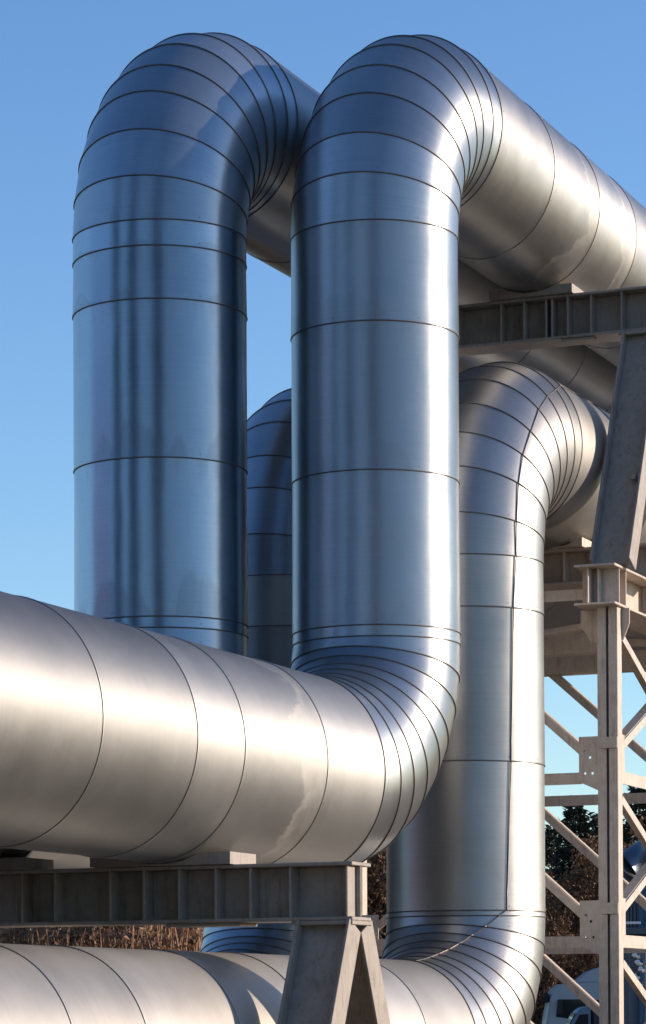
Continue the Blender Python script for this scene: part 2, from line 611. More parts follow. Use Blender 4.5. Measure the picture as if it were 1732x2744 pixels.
UP = [21.79, 22.96, 24.0, 25.2, 26.4, 27.7, 29.0, 30.4, 31.8, 33.2, 34.6, 36.0, 38.0, 40.0]
XA, YA = -7.747, 19.45
pA, rA, sA = pipe('front silver pipe rising in the middle of the picture, brightest of the tall pair',
                  XA, YA, 1.4362, 5.9858, 0.6176, 0.6, 0.5968, 2.37, 5.0, 1.40, 1.08,
                  [2.0, 4.0, 6.0, 7.4, 8.8, 10.1, 11.4, 12.7, 13.95, 15.14, 15.80, 17.07],
                  [2.44, 3.42, 4.362], UP)
XB, YB = -9.139, 18.796
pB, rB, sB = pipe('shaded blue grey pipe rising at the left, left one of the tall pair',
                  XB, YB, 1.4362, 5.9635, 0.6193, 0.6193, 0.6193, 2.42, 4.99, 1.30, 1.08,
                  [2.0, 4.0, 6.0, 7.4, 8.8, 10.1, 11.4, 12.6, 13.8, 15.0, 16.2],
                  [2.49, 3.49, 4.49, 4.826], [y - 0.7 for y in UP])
XC, YC = -7.591, 20.866
pC, rC, sC = pipe('lower silver pipe at the right with a raised seam down its front',
                  XC, YC, -0.2649, 4.03, 0.6, 0.6, 0.6, 0.64, 3.06, 1.40, 1.08,
                  [2.0, 4.0, 6.0, 7.4, 8.8, 10.1, 11.2, 12.3, 13.38, 14.24, 15.47, 16.5, 17.6, 18.5],
                  [0.675, 1.677, 2.71], [23.1, 24.2, 25.4, 26.6, 27.8, 29.0, 30.4, 31.8, 33.2, 34.6, 36.0, 38.0, 40.0])
XD, YD = -9.10, 20.82
pD, rD, sD = pipe('rear pipe glimpsed in the narrow gap between the two tall pipes',
                  XD, YD, -0.2649, 4.0, 0.6, 0.6, 0.6, 0.64, 3.0, 1.40, 1.08,
                  [2.0, 4.0, 6.0, 7.4, 8.8, 10.1, 11.2, 12.3, 13.4, 14.6, 15.8, 17.0, 18.2],
                  [0.675, 1.6, 2.65], [23.0, 24.2, 25.4, 26.6, 27.8, 29.0, 30.4, 31.8, 33.2, 34.6, 36.0, 38.0, 40.0])

# sheet finish: lying runs oxidised duller; warm, cool tints paint in reflected sun and sky
FINISH = {  # run of sheets: (rough, matte, warm, cool)
    'A': {'low': (0.23, 0.12, 0.5, 0.0), 'up': (0.11, 0.05, 0.75, 0.0), 'vert': (0.10, 0.03, 0.0, 0.22), 'bend': (0.07, 0.06, 0.2, 0.15)},
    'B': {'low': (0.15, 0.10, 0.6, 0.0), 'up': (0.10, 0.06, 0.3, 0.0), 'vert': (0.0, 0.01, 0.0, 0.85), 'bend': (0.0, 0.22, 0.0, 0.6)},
    'C': {'low': (0.20, 0.34, 1.0, 0.0), 'up': (0.15, 0.15, 0.8, 0.0), 'vert': (0.12, 0.04, 0.75, 0.0), 'bend': (0.10, 0.08, 0.65, 0.0)},
    'D': {'low': (0.20, 0.30, 0.8, 0.0), 'up': (0.15, 0.10, 0.5, 0.0), 'vert': (0.05, 0.08, 0.7, 0.0), 'bend': (0.05, 0.05, 0.1, 0.3)}}
for key, run in (('A', sA), ('B', sB), ('C', sC), ('D', sD)):
    for o, ka, kc, a, c in run:
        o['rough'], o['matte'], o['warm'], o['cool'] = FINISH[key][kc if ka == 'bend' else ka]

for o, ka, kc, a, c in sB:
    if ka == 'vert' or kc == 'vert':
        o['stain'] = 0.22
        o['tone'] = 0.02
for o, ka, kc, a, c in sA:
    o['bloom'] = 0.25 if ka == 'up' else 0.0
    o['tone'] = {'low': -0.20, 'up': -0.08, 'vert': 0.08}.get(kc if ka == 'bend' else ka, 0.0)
    if ka == 'low' and abs(a[0] - 15.80) < 0.1: o['bloom'] = 0.75
    if ka == 'up' and a[0] < 23: o['bloom'] = 0.5
    if ka == 'vert': o['stain'] = 0.1


def c_seam():
    """the raised lap seam that runs down the front of the lower right pipe"""
    path = []
    R0 = 0.006

    def on(r, t):
        cy, cz, ey, ez, R = r
        g = R0
        l = math.hypot(ey, ez)
        fy, fz = ey / l * (l + g), ez / l * (l + g)
        return Vector((XC + (R + g) * sin(t), cy + fy * cos(t), EYE + ZS * (cz + fz * cos(t))))
    # t = pi/2 is the side that faces +X, t = pi the side that faces the viewer on the rise
    bends = [r for r in rC if r[1] == 'bend']
    lowb, upb = bends[:9], bends[9:]
    tl = [2.93, 2.95, 2.95, 2.92, 2.86, 2.79, 2.69, 2.55, 2.38]
    tv = [2.27, 2.20, 2.15]
    tu = [2.10, 2.11, 2.13, 2.14, 2.13, 2.16, 2.19, 2.24, 2.36]
    vr = [r for r in rC if r[1] == 'vert']
    ur = [r for r in rC if r[1] == 'up'][:1]
    seq = list(zip([r[0] for r in lowb + vr + upb + ur], tl + tv + tu + [2.5]))
    inv = Matrix.Translation((-XC, -YC, 0))
    for (ra, ta), (rb, tb) in zip(seq[:-1], seq[1:]):
        pts = [on(lerp_ring(ra, rb, k / 6), ta + (tb - ta) * k / 6) for k in range(7)]
        o = tube_path('longitudinal_seam', pts, 0.0045, M_LAP, None, 6)
        o.parent = pC
        o.matrix_parent_inverse = inv


c_seam()


# ------------------------------------------------------------------ steelwork
def part_of(root, *objs):
    pass


class Frame:
    """collects the parts of one steel structure under an Empty"""
    def __init__(self, name, loc, label, cat, group=None):
        self.root = tag(empty(name, loc), label, cat, group)
        self.inv = Matrix.Translation(-Vector(loc))

    def add(self, o, parent=None):
        if parent is None:
            o.parent = self.root
            o.matrix_parent_inverse = self.inv
        else:
            o.parent = parent
        return o

    def box(self, name, *a, mat=None, parent=None, bevel=0.004):
        o = box(name, *a, mat or M_STEEL, None, bevel)
        return self.add(o, parent)

    def bar(self, name, *a, mat=None, parent=None):
        o = bar(name, *a, mat or M_STEEL, None)
        return self.add(o, parent)

    def plate(self, name, *a, mat=None, parent=None, holes=()):
        o = plate(name, *a, mat or M_STEEL, None, holes)
        return self.add(o, parent)


def cross_beam(F, y0, x0, x1, zb, zt, stiff, w=0.30, tf=0.022, tw=0.016, mat=None):
    """I-beam lying across the pipes, front flange edge at y0"""
    F.box('top_flange', x0, x1, y0, y0 + w, zt - tf, zt, mat=mat)
    F.box('bottom_flange', x0, x1, y0, y0 + w, zb, zb + tf, mat=mat)
    ym = y0 + w / 2
    F.box('web', x0 + 0.004, x1 - 0.004, ym - tw / 2, ym + tw / 2, zb + tf, zt - tf, mat=mat)
    for sx in stiff:
        F.box('stiffener', sx - 0.007, sx + 0.007, y0 + 0.012, ym - tw / 2, zb + tf, zt - tf, mat=mat, bevel=0.002)
        F.box('stiffener', sx - 0.007, sx + 0.007, ym + tw / 2, y0 + w - 0.012, zb + tf, zt - tf, mat=mat, bevel=0.002)


def splayed_leg(F, x0, x1, yt, yb, zt, zb, wf=0.19, mat=None):
    """H-section leg leaning in the Y-Z plane; flanges face +X and -X"""
    p, q = Vector((0, yt, zt)), Vector((0, yb, zb))
    d = (q - p).normalized()
    nrm = Vector((0, d.z, -d.y))
    tf = 0.018
    root = None
    for xx, nm in ((x1 - tf / 2, 'leg'), (x0 + tf / 2, 'leg_flange')):
        o = F.bar(nm, (xx, yt, zt), (xx, yb, zb), wf, tf, nrm, mat=mat, parent=None)
    xm = (x0 + x1) / 2
    F.bar('leg_web', (xm, yt, zt), (xm, yb, zb), x1 - x0 - 2 * tf, 0.014, (1, 0, 0), mat=mat)


def saddle(F, X, y0, y1, z, zc, R, half, mat=None):
    """curved cradle between a beam and the pipe that lies on it (zc: axis height, R: half widths)"""
    n = 12
    prof = []
    hw = half
    for i in range(n + 1):
        x = -hw + 2 * hw * i / n
        zz = zc - ZS * math.sqrt(max(0.0, R * R - x * x)) - 0.012
        prof.append((x, min(zz, z + 0.075)))
    vs, fs = [], []
    for y in (y0, y1):
        for x, zz in prof: vs.append((X + x, y, max(zz, z + 0.012)))
        for x, zz in prof: vs.append((X + x, y, z + 0.001))
    m = 2 * (n + 1)
    for i in range(n):
        fs.append((i, i + 1, m + i + 1, m + i))
        fs.append((n + 1 + i, m + n + 1 + i, m + n + 2 + i, n + 2 + i))
        fs.append((i, n + 1 + i, n + 2 + i, i + 1))
        fs.append((m + i, m + i + 1, m + n + 2 + i, m + n + 1 + i))
    fs.append((0, m, m + n + 1, n + 1))
    fs.append((n, 2 * n + 1, m + 2 * n + 1, m + n))
    me = bpy.data.meshes.new('saddle')
    me.from_pydata(vs, [], fs)
    bm = bmesh.new(); bm.from_mesh(me); bmesh.ops.recalc_face_normals(bm, faces=bm.faces); bm.to_mesh(me); bm.free()
    me.materials.append(mat or M_STEEL)
    o = link(bpy.data.objects.new('saddle', me))
    F.add(o)


# front trestle: a cross beam under the low run of the two big pipes
FY = 15.94
zt, zb = 3.287, 2.94
F1 = Frame('pipe_trestle', (-6.7, FY + 0.15, 0), 'dark front trestle beam on splayed cream legs under the big low pipe', 'trestle', 'steel trestles under the pipes')
stf = [x_at(p, FY + 0.02) for p in (62, 150, 297, 387, 482, 580, 673, 780)]
cross_beam(F1, FY, -12.2, -6.51, zb, zt, stf + [-11.2, -11.7])
F1.box('end_plate', -6.560, -6.545, FY + 0.012, FY + 0.14, zb + 0.022, zt - 0.022)
F1.box('bearing_plate', -6.90, -6.505, FY - 0.01, FY + 0.31, zb - 0.026, zb - 0.001)
F1.box('bearing_plate', -12.0, -11.6, FY - 0.01, FY + 0.31, zb - 0.026, zb - 0.001)
F1.box('packing_plate', -7.75, -7.25, FY + 0.03, FY + 0.29, zb - 0.02, zb - 0.001)
for x0, x1 in ((-6.86, -6.515), (-12.0, -11.65)):
    splayed_leg(F1, x0, x1, FY + 0.06, FY - 1.30, zb - 0.03, 0.0)
    splayed_leg(F1, x0, x1, FY + 0.24, FY + 1.60, zb - 0.03, 0.0)
saddle(F1, XA, FY - 0.05, FY + 0.33, zt, EYE + ZS * 1.4362, 0.6176, 0.47)
saddle(F1, XB, FY - 0.05, FY + 0.33, zt, EYE + ZS * 1.4362, 0.6193, 0.47)

# upper trestle: the same under the high run
UY = 22.97
ut, ub = 8.31, 7.947
F2 = Frame('pipe_trestle', (-6.8, UY + 0.15, 5.9), 'high trestle beam at the right under the upper pipe run', 'trestle', 'steel trestles under the pipes')
stf = [x_at(p, UY + 0.02) for p in (1353, 1415, 1474, 1490, 1532, 1595, 1677, 1760, 1840)]
cross_beam(F2, UY, -9.87, -5.9, ub, ut, stf + [-9.4, -8.9, -8.4])
F2.box('bearing_plate', -7.0, -6.60, UY - 0.02, UY + 0.32, ub - 0.026, ub - 0.001)
F2.box('bearing_plate', -9.87, -9.70, UY - 0.02, UY + 0.32, ub - 0.026, ub - 0.001)
for x0, x1 in ((-6.96, -6.63), (-9.86, -9.71)):
    splayed_leg(F2, x0, x1, UY + 0.06, UY - 0.88, ub - 0.03, 5.905)
    splayed_leg(F2, x0, x1, UY + 0.24, UY + 1.20, ub - 0.03, 5.905)
saddle(F2, XA, UY - 0.04, UY + 0.34, ut, EYE + ZS * 5.9858, 0.597, 0.36)
saddle(F2, XB, UY - 0.04, UY + 0.34, ut, EYE + ZS * 5.9635, 0.6193, 0.36)
F2.box('packing_plate', -7.5, -7.22, UY + 0.02, UY + 0.10, ub - 0.022, ub - 0.001)
F2.box('clip', x_at(1700, 22.4), x_at(1700, 22.4) + 0.05, 22.35, 22.40, 6.62, 6.66)

# lattice tower that carries the lower run and the upper trestle
TY, TYB = 22.0, 24.3
F3 = Frame('lattice_tower', (-8.36, 23.1, 0), 'cream lattice steel tower with gusset plates and crossed braces at the right edge', 'tower')
XR, XL = -6.815, -9.91
ct, cb = 5.888, 5.568
for xc, ye in ((XR - 0.055, 27.0), (XL + 0.055, 24.5)):
    # beams along the pipes on top of the columns
    F3.box('top_flange', xc - 0.167, xc + 0.167, 21.85, ye, ct - 0.02, ct, mat=M_STEEL2)
    F3.box('bottom_flange', xc - 0.167, xc + 0.167, 21.85, ye, cb, cb + 0.02, mat=M_STEEL2)
    F3.box('web', xc - 0.008, xc + 0.008, 21.95, ye - 0.05, cb + 0.02, ct - 0.02, mat=M_STEEL2)
    for yy in (22.02, 22.20, 23.1, 24.2, 24.4):
        for s in (-1, 1):
            F3.box('stiffener', xc + min(s * 0.010, s * 0.150), xc + max(s * 0.010, s * 0.150), yy, yy + 0.014, cb + 0.02, ct - 0.02, mat=M_STEEL2, bevel=0.002)
    F3.box('stiffener', xc - 0.072, xc - 0.060, 21.88, 22.02, cb + 0.02, ct - 0.02, mat=M_STEEL2, bevel=0.002)
for yy in (TY, TYB):
    for xc, s in ((XR, -1), (XL, 1)):
        # column: two channels with an open slot between them, tied by battens
        for q in (-1, 1):
            F3.box('column', xc + q * 0.046 - 0.036, xc + q * 0.046 + 0.036, yy, yy + 0.012, 0.0, cb, mat=M_STEEL2, bevel=0.002)
            F3.box('column', xc + q * 0.078 - 0.004, xc + q * 0.078 + 0.004, yy + 0.012, yy + 0.12, 0.0, cb, mat=M_STEEL2, bevel=0.002)
        F3.box('column_web', xc - 0.072, xc + 0.072, yy + 0.06, yy + 0.068, 0.0, cb, mat=M_STEEL2, bevel=0.001)
        for zz in (4.50, 3.20, 1.90):
            F3.box('batten', xc - 0.062, xc + 0.082, yy - 0.016, yy - 0.002, zz - 0.045, zz + 0.045, mat=M_STEEL2)
        # head plate under the beam
        o = xc - 0.055 if s < 0 else xc + 0.055
        F3.plate('gusset_plate', [(-0.20, 0), (0.20, 0), (0.20, -0.12), (0.15, -0.25), (-0.03, -0.25), (-0.03, -0.26), (-0.11, -0.26), (-0.20, -0.13)],
                 (o, yy + 0.135, cb - 0.002), (1, 0, 0), (0, 0, 1), 0.012, mat=M_STEEL2)
LV = [(4.23, 4.555, 4.13), (2.94, 3.265, 2.84), (1.65, 1.975, 1.55)]
for yy in (TY, TYB):
    F3.bar('horizontal_brace', (XL + 0.06, yy + 0.03, 5.68), (XR - 0.06, yy + 0.03, 5.68), 0.088, 0.012, (0, 0, 1), mat=M_STEEL2)
    for lz, gt, gb in LV:
        for xc, s in ((XR, -1), (XL, 1)):
            o = (xc + s * 0.083, yy + 0.004 if s < 0 else yy + 0.004, 0)
            pts = [(0, gb), (0, gt), (0.155, gt), (0.155, gb + 0.07)]
            hl = [(0.105, gt - 0.115, 0.011), (0.065, gt - 0.165, 0.011), (0.105, gb + 0.135, 0.011), (0.045, gb + 0.135, 0.011)]
            F3.plate('gusset_plate', pts, o, (s, 0, 0), (0, 0, 1), 0.010, mat=M_STEEL2, holes=hl)
        h = F3.bar('horizontal_brace', (XL + 0.22, yy + 0.022, lz), (XR - 0.22, yy + 0.022, lz), 0.092, 0.012, (0, 0, 1), mat=M_STEEL2)
        F3.bar('horizontal_brace', (XL + 0.22, yy + 0.07, lz + 0.04), (XR - 0.22, yy + 0.07, lz + 0.04), 0.09, 0.010, (0, 1, 0), mat=M_STEEL2)
        apex = lz + 1.36
        for s, xc in ((-1, XR), (1, XL)):
            a = (xc + s * 0.20, yy + 0.022, gt - 0.13)
            bq = (-8.36 - s * 0.06, yy + 0.022, apex - 0.02)
            F3.bar('diagonal_brace', a, bq, 0.064, 0.012, (0, 0, 1), mat=M_STEEL2)
            F3.bar('diagonal_brace', (a[0], yy + 0.062, a[2] + 0.045), (bq[0], yy + 0.062, bq[2] + 0.045), 0.07, 0.010, (0, 1, 0), mat=M_STEEL2)
for xc, s in ((XR + 0.075, 1), (XL - 0.075, -1)):
    for lz, gt, gb in LV:
        F3.bar('side_rail', (xc, TY + 0.12, lz), (xc, TYB, lz), 0.092, 0.010, (0, 0, 1), mat=M_STEEL2)
        F3.bar('side_rail', (xc - s * 0.045, TY + 0.12, lz + 0.05), (xc - s * 0.045, TYB, lz + 0.05), 0.09, 0.008, (1, 0, 0), mat=M_STEEL2)
        F3.plate('gusset_plate', [(0, gb + 0.06), (0, gt + 0.02), (0.10, gt + 0.02), (0.10, gb + 0.06)], (xc - s * 0.012, TY + 0.12, 0), (0, 1, 0), (0, 0, 1), 0.008, mat=M_STEEL2)
    for z0, z1 in ((5.36, 4.46), (4.06, 3.17), (2.77, 1.88), (1.48, 0.5)):
        ym, zm = (TY + TYB) / 2, (z0 + z1) / 2
        for p, q in (((TY + 0.13, z0), (TYB, z1)), ((TY + 0.13, z1), (TYB, z0))):
            lift = 0.0 if p[1] == z0 else -0.014
            F3.bar('cross_brace', (xc + s * lift, p[0], p[1]), (xc + s * lift, q[0], q[1]), 0.066, 0.009, (0, 0, 1), mat=M_STEEL2)
            F3.bar('cross_brace', (xc - s * 0.05 + s * lift, p[0] + 0.0, p[1] + 0.035), (xc - s * 0.05 + s * lift, q[0], q[1] + 0.035), 0.08, 0.009, (1, 0, 0), mat=M_STEEL2)
# cross beams of the lower run
for y0 in (22.85,):
    zt2, zb2 = 6.19, 5.892
    stf2 = [-9.6, -9.1, -8.6, -8.1, -7.75, -7.45, -7.15, -6.9]
    cross_beam(F3, y0, -10.4, -6.4, zb2, zt2, stf2, mat=M_STEEL2)
    saddle(F3, XC, y0 - 0.05, y0 + 0.35, zt2, EYE + ZS * 4.03, 0.6, 0.32, mat=M_STEEL2)
    saddle(F3, XD, y0 - 0.05, y0 + 0.35, zt2, EYE + ZS * 4.0, 0.6, 0.32, mat=M_STEEL2)
for y0 in (22.9, 24.25):
    F3.box('tie_beam', XL, XR - 0.2, y0, y0 + 0.16, 5.33, 5.50, mat=M_STEEL2)
F3.bar('plan_brace', (XL + 0.1, 22.3, 5.53), (XR - 0.2, 24.1, 5.53), 0.10, 0.05, (0, 1, 0), mat=M_STEEL2)
F3.bar('plan_brace', (XL + 0.1, 24.1, 5.47), (XR - 0.2, 22.3, 5.47), 0.10, 0.05, (0, 1, 0), mat=M_STEEL2)


# ------------------------------------------------------------------ plants
def leaf_quads(verts, faces, p, d, side, ln, wd, bend=0.0):
    """a small pointed leaf of two triangles/quads, bent once"""
    b0 = len(verts)
    n = d.cross(side).normalized()
    m = p + d * (ln * 0.45)
    e = p + d * (ln * 0.95) - n * (ln * bend)
    verts += [p, m + side * wd / 2 + n * ln * bend * 0.3, e, m - side * wd / 2 + n * ln * bend * 0.3]
    faces.append((b0, b0 + 1, b0 + 2, b0 + 3))


def rv(rng):
    while True:
        v = Vector((rng.uniform(-1, 1), rng.uniform(-1, 1), rng.uniform(-1, 1)))
        if 0.05 < v.length < 1: return v.normalized()


def taper(verts, faces, p, q, r0, r1, n=6):
    p, q = Vector(p), Vector(q)
    d = (q - p).normalized()
    a = d.orthogonal().normalized(); b = d.cross(a)
    b0 = len(verts)
    for c, r in ((p, r0), (q, r1)):
        for i in range(n):
            t = 2 * pi * i / n
            verts.append(c + (a * cos(t) + b * sin(t)) * r)
    for i in range(n):
        j = (i + 1) % n
        faces.append((b0 + i, b0 + j, b0 + n + j, b0 + n + i))


def conifer_meshes(h, seed):
    rng = random.Random(seed)
    tv, tf = [], []
    taper(tv, tf, (0, 0, 0), (0, 0, h * 0.96), h * 0.018, 0.02, 8)
    cv, cf = [], []
    z = h * 0.10
    while z < h:
        k = 1 - z / h
        reach = h * 0.24 * (k ** 0.75) * rng.uniform(0.75, 1.15) + 0.12
        nb = 7 if k > 0.2 else 5
        a0 = rng.uniform(0, 6.28)
        for i in range(nb):
            a = a0 + i * 6.283 / nb + rng.uniform(-0.3, 0.3)
            rr = reach * rng.uniform(0.7, 1.1)
            d = Vector((cos(a), sin(a), rng.uniform(-0.25, 0.12))).normalized()
            o = Vector((0, 0, z))
            taper(tv, tf, o, o + d * rr * 0.9, 0.03, 0.008, 4)
            nl = int(16 + rr * 34)
            for j in range(nl):
                t = rng.uniform(0.15, 1.0)
                p = o + d * rr * t + Vector((rng.gauss(0, .08), rng.gauss(0, .08), rng.gauss(-.05, .07)))
                dd = (d + rv(rng) * 0.8).normalized()
                s = dd.cross(rv(rng)).normalized()
                leaf_quads(cv, cf, p, dd, s, rng.uniform(.2, .5), rng.uniform(.08, .16), 0.15)
        z += h * 0.026 * rng.uniform(0.8, 1.25)
    return (tv, tf), (cv, cf)


def shrub_meshes(h, w, seed, nl=5200, leaf=(0.10, 0.20)):
    rng = random.Random(seed)
    tv, tf, cv, cf = [], [], [], []
    tips = []
    for i in range(16):
        a = rng.uniform(0, 6.28)
        top = Vector((cos(a) * w * rng.uniform(0.1, 1), sin(a) * w * rng.uniform(0.1, 1), h * rng.uniform(0.6, 1.0)))
        base = Vector((rng.uniform(-.3, .3), rng.uniform(-.3, .3), 0))
        mid = base.lerp(top, 0.45) + Vector((0, 0, h * 0.08))
        taper(tv, tf, base, mid, 0.07, 0.045, 5)
        taper(tv, tf, mid, top, 0.045, 0.012, 5)
        for j in range(7):
            t = rng.uniform(0.3, 1.0)
            p = (base.lerp(mid, t / 0.5) if t < 0.5 else mid.lerp(top, (t - 0.5) / 0.5))
            e = p + rv(rng) * h * 0.16 + Vector((0, 0, h * 0.05))
            taper(tv, tf, p, e, 0.018, 0.006, 4)
            tips.append((p, e))
        tips.append((mid, top))
    for i in range(nl):
        p, e = rng.choice(tips)
        q = p.lerp(e, rng.uniform(0.1, 1.1)) + rv(rng) * rng.uniform(0, 0.35)
        d = (rv(rng) + Vector((0, 0, -0.5))).normalized()
        s = d.cross(rv(rng)).normalized()
        leaf_quads(cv, cf, q, d, s, rng.uniform(*leaf), rng.uniform(.05, .10), 0.2)
    return (tv, tf), (cv, cf)


def mesh_data(name, vf, mat):
    me = bpy.data.meshes.new(name)
    me.from_pydata([tuple(v) for v in vf[0]], [], vf[1])
    me.materials.append(mat)
    return me


def plant(name, label, cat, trunk, crown, loc, s=1.0, rz=0.0, group=None):
    r = tag(empty(name, loc, rz), label, cat, group)
    r.scale = (s, s, s)
    link(bpy.data.objects.new('trunk', trunk), r)
    link(bpy.data.objects.new('crown', crown), r)
    return r


con = [(mesh_data('trunk', a, M_BARK), mesh_data('crown', b, M_CONIFER)) for a, b in (conifer_meshes(12.0, 3), conifer_meshes(12.0, 11))]
shr = [(mesh_data('trunk', a, M_BARK), mesh_data('crown', b, M_DRY)) for a, b in (shrub_meshes(7.0, 2.2, 5, 12000), shrub_meshes(5.0, 2.0, 9, 8000))]

conifers = [(1545, 138, 1.03, 'dark conifer whose top shows under the upper gusset plate of the tower'),
            (1612, 144, 1.0, 'dark conifer behind the right column of the tower'),
            (1655, 140, 0.95, 'dark conifer just right of the tower column'),
            (1715, 137, 1.07, 'dark conifer at the right edge, tip above the tower rail'),
            (1480, 146, 0.96, 'dark conifer in the gap between lower right pipe and tower'),
            (1425, 150, 0.86, 'dark conifer half hidden behind the lower right pipe'),
            (1020, 150, 0.9, 'dark conifer seen in the slit beside the beam end')]
for i, (px, d, s, lb) in enumerate(conifers):
    x, y = at(px, d)
    t, c = con[i % 2]
    plant('conifer_tree', lb, 'tree', t, c, (x, y, 0), s, i * 1.3, 'conifers beyond the yard')
behind = [((-13.5, -7.0), 1.9, 'unseen tall conifer added behind the viewer to the left, mirrored as a narrow band'),
          ((-23.0, -3.0), 1.8, 'unseen tall conifer added far to the left of the viewer, mirrored in the left pipe')]
for i, (p, s, lb) in enumerate(behind):  # guessed trees, added out of view for dark bands in the pipes
    t, c = con[(i + 1) % 2]
    plant('conifer_tree', lb, 'tree', t, c, (p[0], p[1], 0), s, i * 2.1, 'unseen conifers added round the viewer')
shrubs = [(1470, 124, 0, 1.15, 'brown leafed shrub beside the edge of the lower right pipe'),
          (1590, 128, 0, 1.30, 'tall rust brown shrub behind the tower column'),
          (1690, 126, 0, 1.45, 'tall rust brown tree right of the tower column'),
          (1548, 121, 1, 1.15, 'low sunlit brown shrub just behind the truck cab roof'),
          (1478, 120, 1, 1.00, 'low brown shrub in front of the truck nose'),
          (1020, 94, 0, 1.35, 'brown shrub filling the slit beside the beam end'),
          (985, 97, 0, 1.30, 'brown shrub behind the splayed trestle legs')]
for i, (px, d, k, s, lb) in enumerate(shrubs):
    x, y = at(px, d)
    t, c = shr[k]
    plant('dry_shrub', lb, 'shrub', t, c, (x, y, 0), s, i * 0.9, 'dry brown shrubs beyond the yard')


def house(name, label, x, y, w, dp, h, rz, mat, nwin, floors):
    r = tag(empty(name, (x, y, 0), rz), label, 'building')
    box('wall', -w / 2, w / 2, -dp / 2, dp / 2, 0, h, mat, r, 0.03)
    box('roof', -w / 2 - 0.3, w / 2 + 0.3, -dp / 2 - 0.3, dp / 2 + 0.3, h + 0.002, h + 0.35, M_GREYBLUE, r, 0.03)
    for f in range(floors):
        for i in range(nwin):
            cx = -w / 2 + w * (i + 0.5) / nwin
            z = h * (f + 0.35) / floors
            wi = box('window', cx - 0.55, cx + 0.55, dp / 2 + 0.004, dp / 2 + 0.05, z, z + 1.5, M_GLASS, r, 0.01)
            box('sill', cx - 0.65, cx + 0.65, dp / 2 + 0.004, dp / 2 + 0.12, z - 0.1, z - 0.004, M_GREYBLUE, wi, 0.01)
    return r


M_DARKWALL = paint_material('dark_concrete', (0.07, 0.068, 0.068), (0.03, 0.03, 0.03), 0.6, 0.9, 0.6)
M_BRICKWALL = paint_material('brown_brick_wall', (0.16, 0.085, 0.06), (0.06, 0.04, 0.03), 0.6, 0.9, 0.8)
house('unseen_tall_block', 'unseen tall dark block added behind the viewer, mirrored as the dark middle band', 5.6, -16.5, 8.0, 8.0, 22.0, TH, M_DARKWALL, 3, 6)  # guessed block, added out of view to darken reflections and shaded fronts
house('unseen_low_block', 'unseen low brown block added left of the viewer, mirrored in the left pipe', -37.0, 2.0, 16.0, 9.0, 10.5, -pi / 2 + 0.45, M_BRICKWALL, 6, 2)  # guessed block, added out of view for its brown reflection


def reeds():
    rng = random.Random(21)
    verts, faces = [], []
    for i in range(1500):
        px = rng.uniform(-160, 640)
        d = rng.uniform(36.0, 40.0)
        x, y = at(px, d)
        p = Vector((x, y, 0))
        h = rng.uniform(2.8, 4.2)
        lean = Vector((rng.gauss(0, .12), rng.gauss(0, .12), 1)).normalized()
        taper(verts, faces, p, p + lean * h, 0.012, 0.005, 3)
        for j in range(11):
            q = p + lean * (h * rng.uniform(0.25, 1.0))
            a = rng.uniform(0, 6.28)
            dd = Vector((cos(a), sin(a), rng.uniform(-1.1, 0.5))).normalized()
            s = dd.cross(rv(rng)).normalized()
            leaf_quads(verts, faces, q, dd, s, rng.uniform(.12, .30), rng.uniform(.03, .075), 0.25)
    o = mesh_obj('dry_reeds', verts, faces, M_REED)
    tag(o, 'tangle of dry brown reeds behind the low pipes at the left', 'reeds', kind='stuff')


reeds()


def bank():
    """low earth bank overgrown with dry grass behind the pipes"""
    rng = random.Random(4)
    vs, fs = [], []
    cols, prof = 60, [(43, 0.0), (46, 1.6), (50, 3.4), (56, 4.3), (66, 4.0), (78, 0.0)]
    for i in range(cols + 1):
        px = -900 + 1900 * i / cols
        k = 1.0 if i < cols - 8 else max(0.0, (cols - i) / 8)
        k *= 0.9 + 0.2 * rng.random()
        for d, z in prof:
            x, y = at(px, d)
            vs.append((x, y, z * k - 0.02))
    n = len(prof)
    for i in range(cols):
        for j in range(n - 1):
            fs.append((i * n + j, (i + 1) * n + j, (i + 1) * n + j + 1, i * n + j + 1))
    o = mesh_obj('earth_bank', vs, fs, bpy.data.materials['dry_grass_and_gravel'], None, True)
    tag(o, 'low earth bank with dry grass behind the pipes', 'bank', kind='structure')


bank()


# ------------------------------------------------------------------ vehicles
def extrude_profile(name, pts, y0, y1, mat, parent, bevel=0.04):
    bm = bmesh.new()
    f = bm.faces.new([bm.verts.new((x, y0, z)) for x, z in pts])
    r = bmesh.ops.extrude_face_region(bm, geom=[f])
    bmesh.ops.translate(bm, verts=[g for g in r['geom'] if isinstance(g, bmesh.types.BMVert)], vec=(0, y1 - y0, 0))
    bmesh.ops.recalc_face_normals(bm, faces=bm.faces)
    if bevel:
        bmesh.ops.bevel(bm, geom=bm.edges[:], offset=bevel, segments=2, affect='EDGES')
    return bm_obj(name, bm, mat, parent)


def wheel(parent, x, y, r, w):
    bm = bmesh.new()
    bmesh.ops.create_cone(bm, cap_ends=True, segments=28, radius1=r, radius2=r, depth=w, matrix=Matrix.Translation((x, y, r)) @ Matrix.Rotation(pi / 2, 4, 'X'))
    bmesh.ops.bevel(bm, geom=[e for e in bm.edges if len(e.link_faces) == 2 and abs(e.calc_face_angle(0)) > 1], offset=0.05, segments=2, affect='EDGES')
    o = bm_obj('wheel', bm, M_RUBBER, parent)
    bm = bmesh.new()
    bmesh.ops.create_cone(bm, cap_ends=True, segments=20, radius1=r * .55, radius2=r * .5, depth=w + 0.03, matrix=Matrix.Translation((x, y, r)) @ Matrix.Rotation(pi / 2, 4, 'X'))
    link(bm_obj('rim', bm, M_GREYBLUE, None)) if False else bm_obj('rim', bm, M_GREYBLUE, o)


